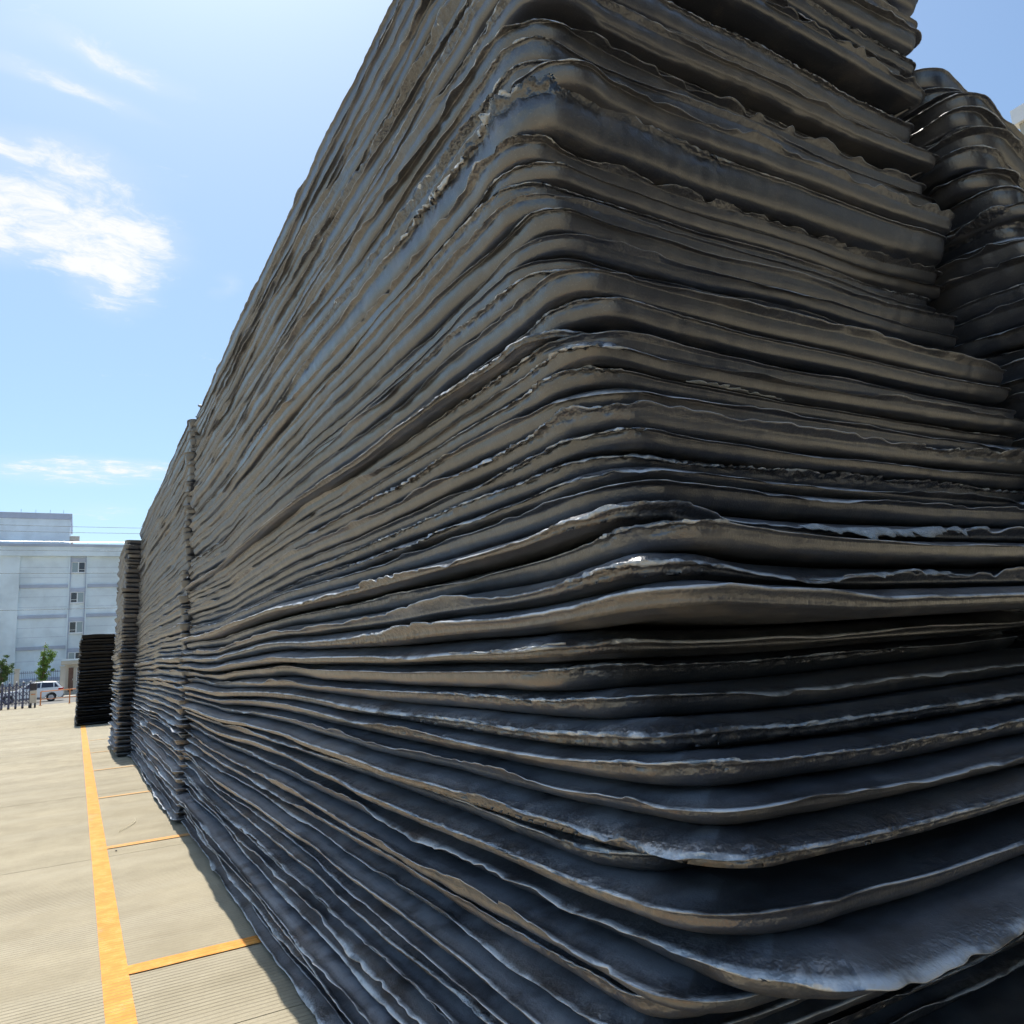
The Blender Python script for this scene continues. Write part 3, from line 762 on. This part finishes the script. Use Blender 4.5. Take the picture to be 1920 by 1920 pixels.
# ---------------------------------------------------------------- boundary wall, lodge, trees
def boundary():
    w = empty('boundary_fence', (-2.9, 84.0, 0.10), 'low plaster wall with dark picket fence beyond the street', 'fence')
    MB().box(-20, 1.55, -0.12, 0.12, 0.0, 1.05).build('low_wall', M['wallplaster'], w)
    MB().box(-20, 1.55, -0.15, 0.15, 1.053, 1.12).build('coping', M['kerb'], w)
    for px in (-9.1, -1.86, 1.78):
        p = MB().box(px - 0.2, px + 0.2, -0.2, 0.2, 0.0, 2.62).build('pillar', M['wallplaster'], w)
        MB().box(px - 0.26, px + 0.26, -0.26, 0.26, 2.623, 2.72).build('pillar_cap', M['beige'], p)
    me = None; x = -9.0; n = 0
    while x < 1.5:
        if abs(x + 1.86) > 0.25:
            if me is None:
                p = MB().box(-0.014, 0.014, -0.014, 0.014, 1.12, 2.44).build('picket', M['gate'], w, (x, 0, 0)); me = p.data
            else: link('picket', me, None, w, (x, 0, 0))
        x += 0.15
    for z in (1.3, 2.25):
        for a, b in ((-8.9, -2.06), (-1.66, 1.58)): MB().box(a, b, -0.02, 0.02, z, z + 0.04).build('fence_rail', M['gate'], w)
boundary()

def lodge():
    r = empty('gate_lodge', (-1.02, 85.0, 0.10), 'small plaster gate lodge with flat roof and brown door', 'lodge')
    MB().box(0.05, 3.2, 0.3, 3.0, 0.0, 2.85).build('wall', M['wallplaster'], r)
    MB().box(-0.28, 3.5, -0.3, 3.3, 2.853, 3.22).build('roof', M['beige'], r)
    MB().box(-0.22, 3.44, -0.26, 3.24, 3.223, 3.38).build('parapet', M['wall'], r)
    d = MB().box(0.36, 0.78, 0.24, 0.33, 0.3, 2.55).build('door', M['door'], r)
    MB().box(0.70, 0.74, 0.20, 0.24, 1.35, 1.5).build('handle', M['steel'], d)
    for a, b in ((0.29, 0.357), (0.783, 0.85)): MB().box(a, b, 0.22, 0.31, 0.3, 2.62).build('door_frame', M['beige'], r)
    wn = MB().box(1.05, 1.7, 0.25, 0.33, 1.2, 2.5).build('window', M['frame'], r)
    MB().box(1.1, 1.65, 0.235, 0.26, 1.25, 2.45).build('pane', M['glass'], wn)
lodge()

def tree(loc, label, limbs, leafm, seed, trunk_h, group):
    rng = random.Random(seed)
    r = empty('street_tree', loc, label, 'tree', group)
    t = MB(); pts = [Vector((0, 0, 0))]
    for i in range(5): pts.append(Vector((rng.uniform(-0.05, 0.05) * (i + 1), rng.uniform(-0.05, 0.05) * (i + 1), trunk_h * (i + 1) / 5)))
    for i in range(5): t.bar(pts[i], pts[i + 1], 0.13 - 0.016 * i, 0.13 - 0.016 * (i + 1), 8)
    t.build('trunk', M['bark'], r, smooth=True)
    V = []; F = []
    for (b0, b1, rad, cnt) in limbs:
        a, b = Vector(b0), Vector(b1); mid_ = (a + b) / 2 + Vector((rng.uniform(-.1, .1), rng.uniform(-.1, .1), 0.05))
        MB().bar(a, mid_, 0.06, 0.04, 6).bar(mid_, b, 0.04, 0.018, 6).build('limb', M['bark'], r, smooth=True)
        clumps = [(a.lerp(b, rng.uniform(0.15, 1.05)) + Vector((rng.gauss(0, rad * 0.6), rng.gauss(0, rad * 0.6), rng.gauss(0, rad * 0.45))), rng.uniform(0.3, 0.62) * rad) for _ in range(11)]
        for _ in range(cnt):
            c, cr = clumps[rng.randrange(len(clumps))]
            p = c + Vector((rng.gauss(0, cr * 0.55), rng.gauss(0, cr * 0.55), rng.gauss(0, cr * 0.5)))
            u = Vector((rng.gauss(0, 1), rng.gauss(0, 1), rng.gauss(0, 0.6))).normalized(); v = u.orthogonal().normalized()
            v = (Matrix.Rotation(rng.uniform(0, 6.28), 3, u) @ v)
            s = rng.uniform(0.05, 0.10); k = len(V)
            V += [p - u * s, p + v * s * 0.5, p + u * s, p - v * s * 0.5]; F.append((k, k + 1, k + 2, k + 3))
    me = bpy.data.meshes.new('crown'); me.from_pydata([tuple(v) for v in V], [], F)
    link('crown', me, leafm, r)
tree((-2.62, 81.6, 0.10), 'slim bright green street tree with an upright forked crown', [((0, 0, 1.3), (-0.12, 0, 3.0), 0.42, 900), ((0, 0, 1.6), (0.02, 0.1, 4.1), 0.40, 1000), ((0, 0, 1.8), (0.08, 0, 4.95), 0.38, 800),
     ((0, 0, 2.0), (0.78, 0.05, 4.15), 0.34, 750), ((0, 0, 2.2), (0.5, -0.2, 3.55), 0.30, 450), ((0, 0, 1.0), (-0.35, 0.1, 2.2), 0.25, 260), ((0, 0, 1.1), (0.35, 0.1, 2.2), 0.22, 200)], M['leaf'], 5, 2.3, 'street trees')
tree((-5.75, 81.2, 0.10), 'darker green leaning tree cut by the left picture edge', [((0, 0, 1.5), (-0.3, 0, 3.2), 0.5, 800), ((0, 0, 1.6), (0.35, 0.1, 3.35), 0.48, 900), ((0, 0, 1.7), (0.65, 0, 2.9), 0.36, 600),
     ((0, 0, 1.7), (0.1, -0.2, 3.7), 0.4, 600)], M['leaf2'], 6, 1.9, 'street trees')

# ---------------------------------------------------------------- factory building behind
def factory():
    r = empty('factory_building', (0.0, 95.0, 0.0), 'pale blue-grey factory building with a column of sliding windows', 'building')
    X0, X1 = -34.0, 26.0
    MB().box(X0, X1, 0.25, 18.0, 0.0, 14.82).build('wall', M['wall'], r)
    MB().box(X0 - 0.3, X1 + 0.3, -0.25, 18.2, 14.823, 15.85).build('frieze', M['wall'], r)
    MB().box(X0 - 0.4, X1 + 0.4, -0.35, 18.3, 15.853, 16.13).build('roof_coping', M['band'], r)
    ph = MB().box(-21.0, -1.20, 3.5, 14.0, 16.133, 19.55).build('stair_house', M['wall'], r)
    MB().box(-21.3, -1.02, 3.3, 14.2, 19.553, 20.20).build('stair_house_coping', M['band'], ph)
    MB().box(-1.195, -0.2, 4.0, 5.0, 17.15, 17.72, 0.03).build('water_pipe_box', M['cabinet'], ph)
    MB().bar((-0.95, 4.3, 16.133), (-0.95, 4.3, 17.15), 0.12).build('vent_pipe', M['cabinet'], ph)
    for x in (-18, -14.5, -11, -8.0, -6.0, -4.6, -3.2, -1.9):
        MB().bar((x, 3.6, 20.2), (x, 3.6, 20.62), 0.025, seg=5).build('lightning_rod', M['steel'], ph)
    for x in range(-30, 26, 6): MB().bar((x + 0.6, 0.1, 16.13), (x + 0.6, 0.1, 16.5), 0.02, seg=5).build('lightning_rod', M['steel'], r)
    MB().bar((X0, 0.1, 16.44), (X1, 0.1, 16.44), 0.022, seg=5).build('roof_rail', M['steel'], r)
    cols = [(-33.6, -24.8), (-22.0, -13.4), (-5.55, -1.02), (0.62, 5.2), (12.5, 20.2)]
    # wall panels between the piers, each a little recessed behind them
    piers = [(-34.0, -33.4), (-24.9, -22.0), (-13.5, -5.62), (-1.10, -0.985), (0.585, 0.70), (5.2, 12.5), (20.2, 26.0)]
    for a, b in piers: MB().box(a, b, 0.0, 0.247, 0.0, 14.82).build('pier', M['wall'], r)
    for z in (11.38, 8.11, 4.79, 1.5):
        for a, b in ((-33.38, -24.92), (-21.98, -13.52), (-5.60, -1.12), (0.72, 5.18), (12.52, 20.18)):
            MB().box(a, b, 0.10, 0.247, z, z + 0.34).build('floor_band', M['band'], r)
    # panel seams on the walls
    for z in (2.5, 3.6, 6.1, 7.1, 9.3, 10.4, 12.5, 13.6):
        for a, b in ((-5.60, -1.12), (0.72, 5.18)): MB().box(a, b, 0.238, 0.247, z, z + 0.03).build('panel_joint', M['band'], r)
    def window(xa, xb, za, zb, dark_left):
        w = MB()
        w.box(xa, xb, 0.13, 0.24, zb - 0.07, zb); w.box(xa, xb, 0.13, 0.24, za, za + 0.07)
        w.box(xa, xa + 0.07, 0.13, 0.24, za + 0.071, zb - 0.071); w.box(xb - 0.07, xb, 0.13, 0.24, za + 0.071, zb - 0.071)
        xm = (xa + xb) / 2; w.box(xm - 0.05, xm + 0.05, 0.13, 0.24, za + 0.071, zb - 0.071)
        f = w.build('window', M['frame'], r)
        for (a, b, dk) in ((xa + 0.071, xm - 0.051, dark_left), (xm + 0.051, xb - 0.071, not dark_left)):
            MB().box(a, b, 0.19, 0.215, za + 0.071, zb - 0.071).build('pane', M['glass' if dk else 'pane'], f)
            if dk: MB().box(a, b, 0.165, 0.187, za + 0.32, za + 0.36).build('guard_rail', M['frame'], f)
        MB().box(xa - 0.04, xb + 0.04, 0.13, 0.245, zb + 0.02, zb + 0.44).build('window_hood', M['band'], r)
        MB().box(xa - 0.02, xb + 0.02, 0.05, 0.245, za - 0.09, za - 0.003).build('sill', M['frame'], r)
    for (za, zb, dl) in ((13.02, 14.22, False), (9.70, 10.88, True), (6.42, 7.66, True), (3.15, 4.35, False)):
        window(-0.86, 0.47, za, zb, dl)
    for cx in (-29.2, -17.7, 16.4):
        for za in (13.02, 9.7, 6.42, 3.15): window(cx - 0.67, cx + 0.67, za, za + 1.2, True)
    for a, b in ((-0.98, -0.90), (0.50, 0.58)): MB().box(a, b, 0.06, 0.247, 0.0, 14.82).build('window_strip_edge', M['band'], r)
factory()

def right_building():
    r = empty('beige_building', (20.0, 7.5, -0.25), 'beige building with white roof edge peeping over the right-hand stack', 'building')
    MB().box(0, 14, -34, 0, 0.0, 13.75).build('wall', M['beige'], r)
    MB().box(-0.25, 14.2, -34.2, 0.2, 13.753, 14.15).build('cornice', M['beige'], r)
    MB().box(-0.35, 14.3, -34.3, 0.3, 14.153, 14.55).build('roof_edge', M['white'], r)
    for z in (1.2, 4.4, 7.6, 10.8):
        for k in range(7):
            y = -3.2 - 4.6 * k
            w = MB().box(-0.05, 0.05, y - 0.9, y + 0.9, z, z + 1.6).build('window', M['frame'], r)
            for q in (-0.82, 0.03): MB().box(-0.075, -0.052, y + q, y + q + 0.79, z + 0.08, z + 1.52).build('pane', M['glass'], w)
right_building()

def power_lines():
    poles = []
    for x, lb in ((-38.0, 'concrete power pole at the left end of the overhead cables'), (42.0, 'concrete power pole at the right end of the overhead cables')):
        p = empty('power_pole', (x, 88.0, 0.0), lb, 'power pole', 'power poles')
        MB().bar((0, 0, 0), (0, 0, 18.2), 0.22, 0.13, 12).build('mast', M['kerb'], p)
        for z in (17.0, 16.3, 14.3, 12.1, 8.6):
            c = MB().box(-0.06, 0.06, -0.5, 0.5, z, z + 0.12).build('cross_arm', M['steel'], p)
            MB().bar((0, -0.45, z + 0.12), (0, -0.45, z + 0.3), 0.05).build('insulator', M['white'], c)
    data = [(17.55, 'topmost thin cable crossing the sky above the factory'), (16.95, 'second thin cable crossing the sky above the factory'), (15.05, 'thin cable passing in front of the factory frieze'),
            (12.75, 'thin cable passing in front of the top factory storey'), (9.15, 'thin cable passing in front of the middle factory windows')]
    for z, lb in data:
        m_ = MB(); prev = None
        for i in range(25):
            s = i / 24; x = -38 + 80 * s; zz = z - 0.72 * 4 * s * (1 - s) * 0.95
            q = Vector((x, 87.55, zz))
            if prev is not None: m_.bar(prev, q, 0.020, seg=5)
            prev = q
        tag(m_.build('power_cable', M['cable']), lb, 'cable', 'overhead cables')
power_lines()
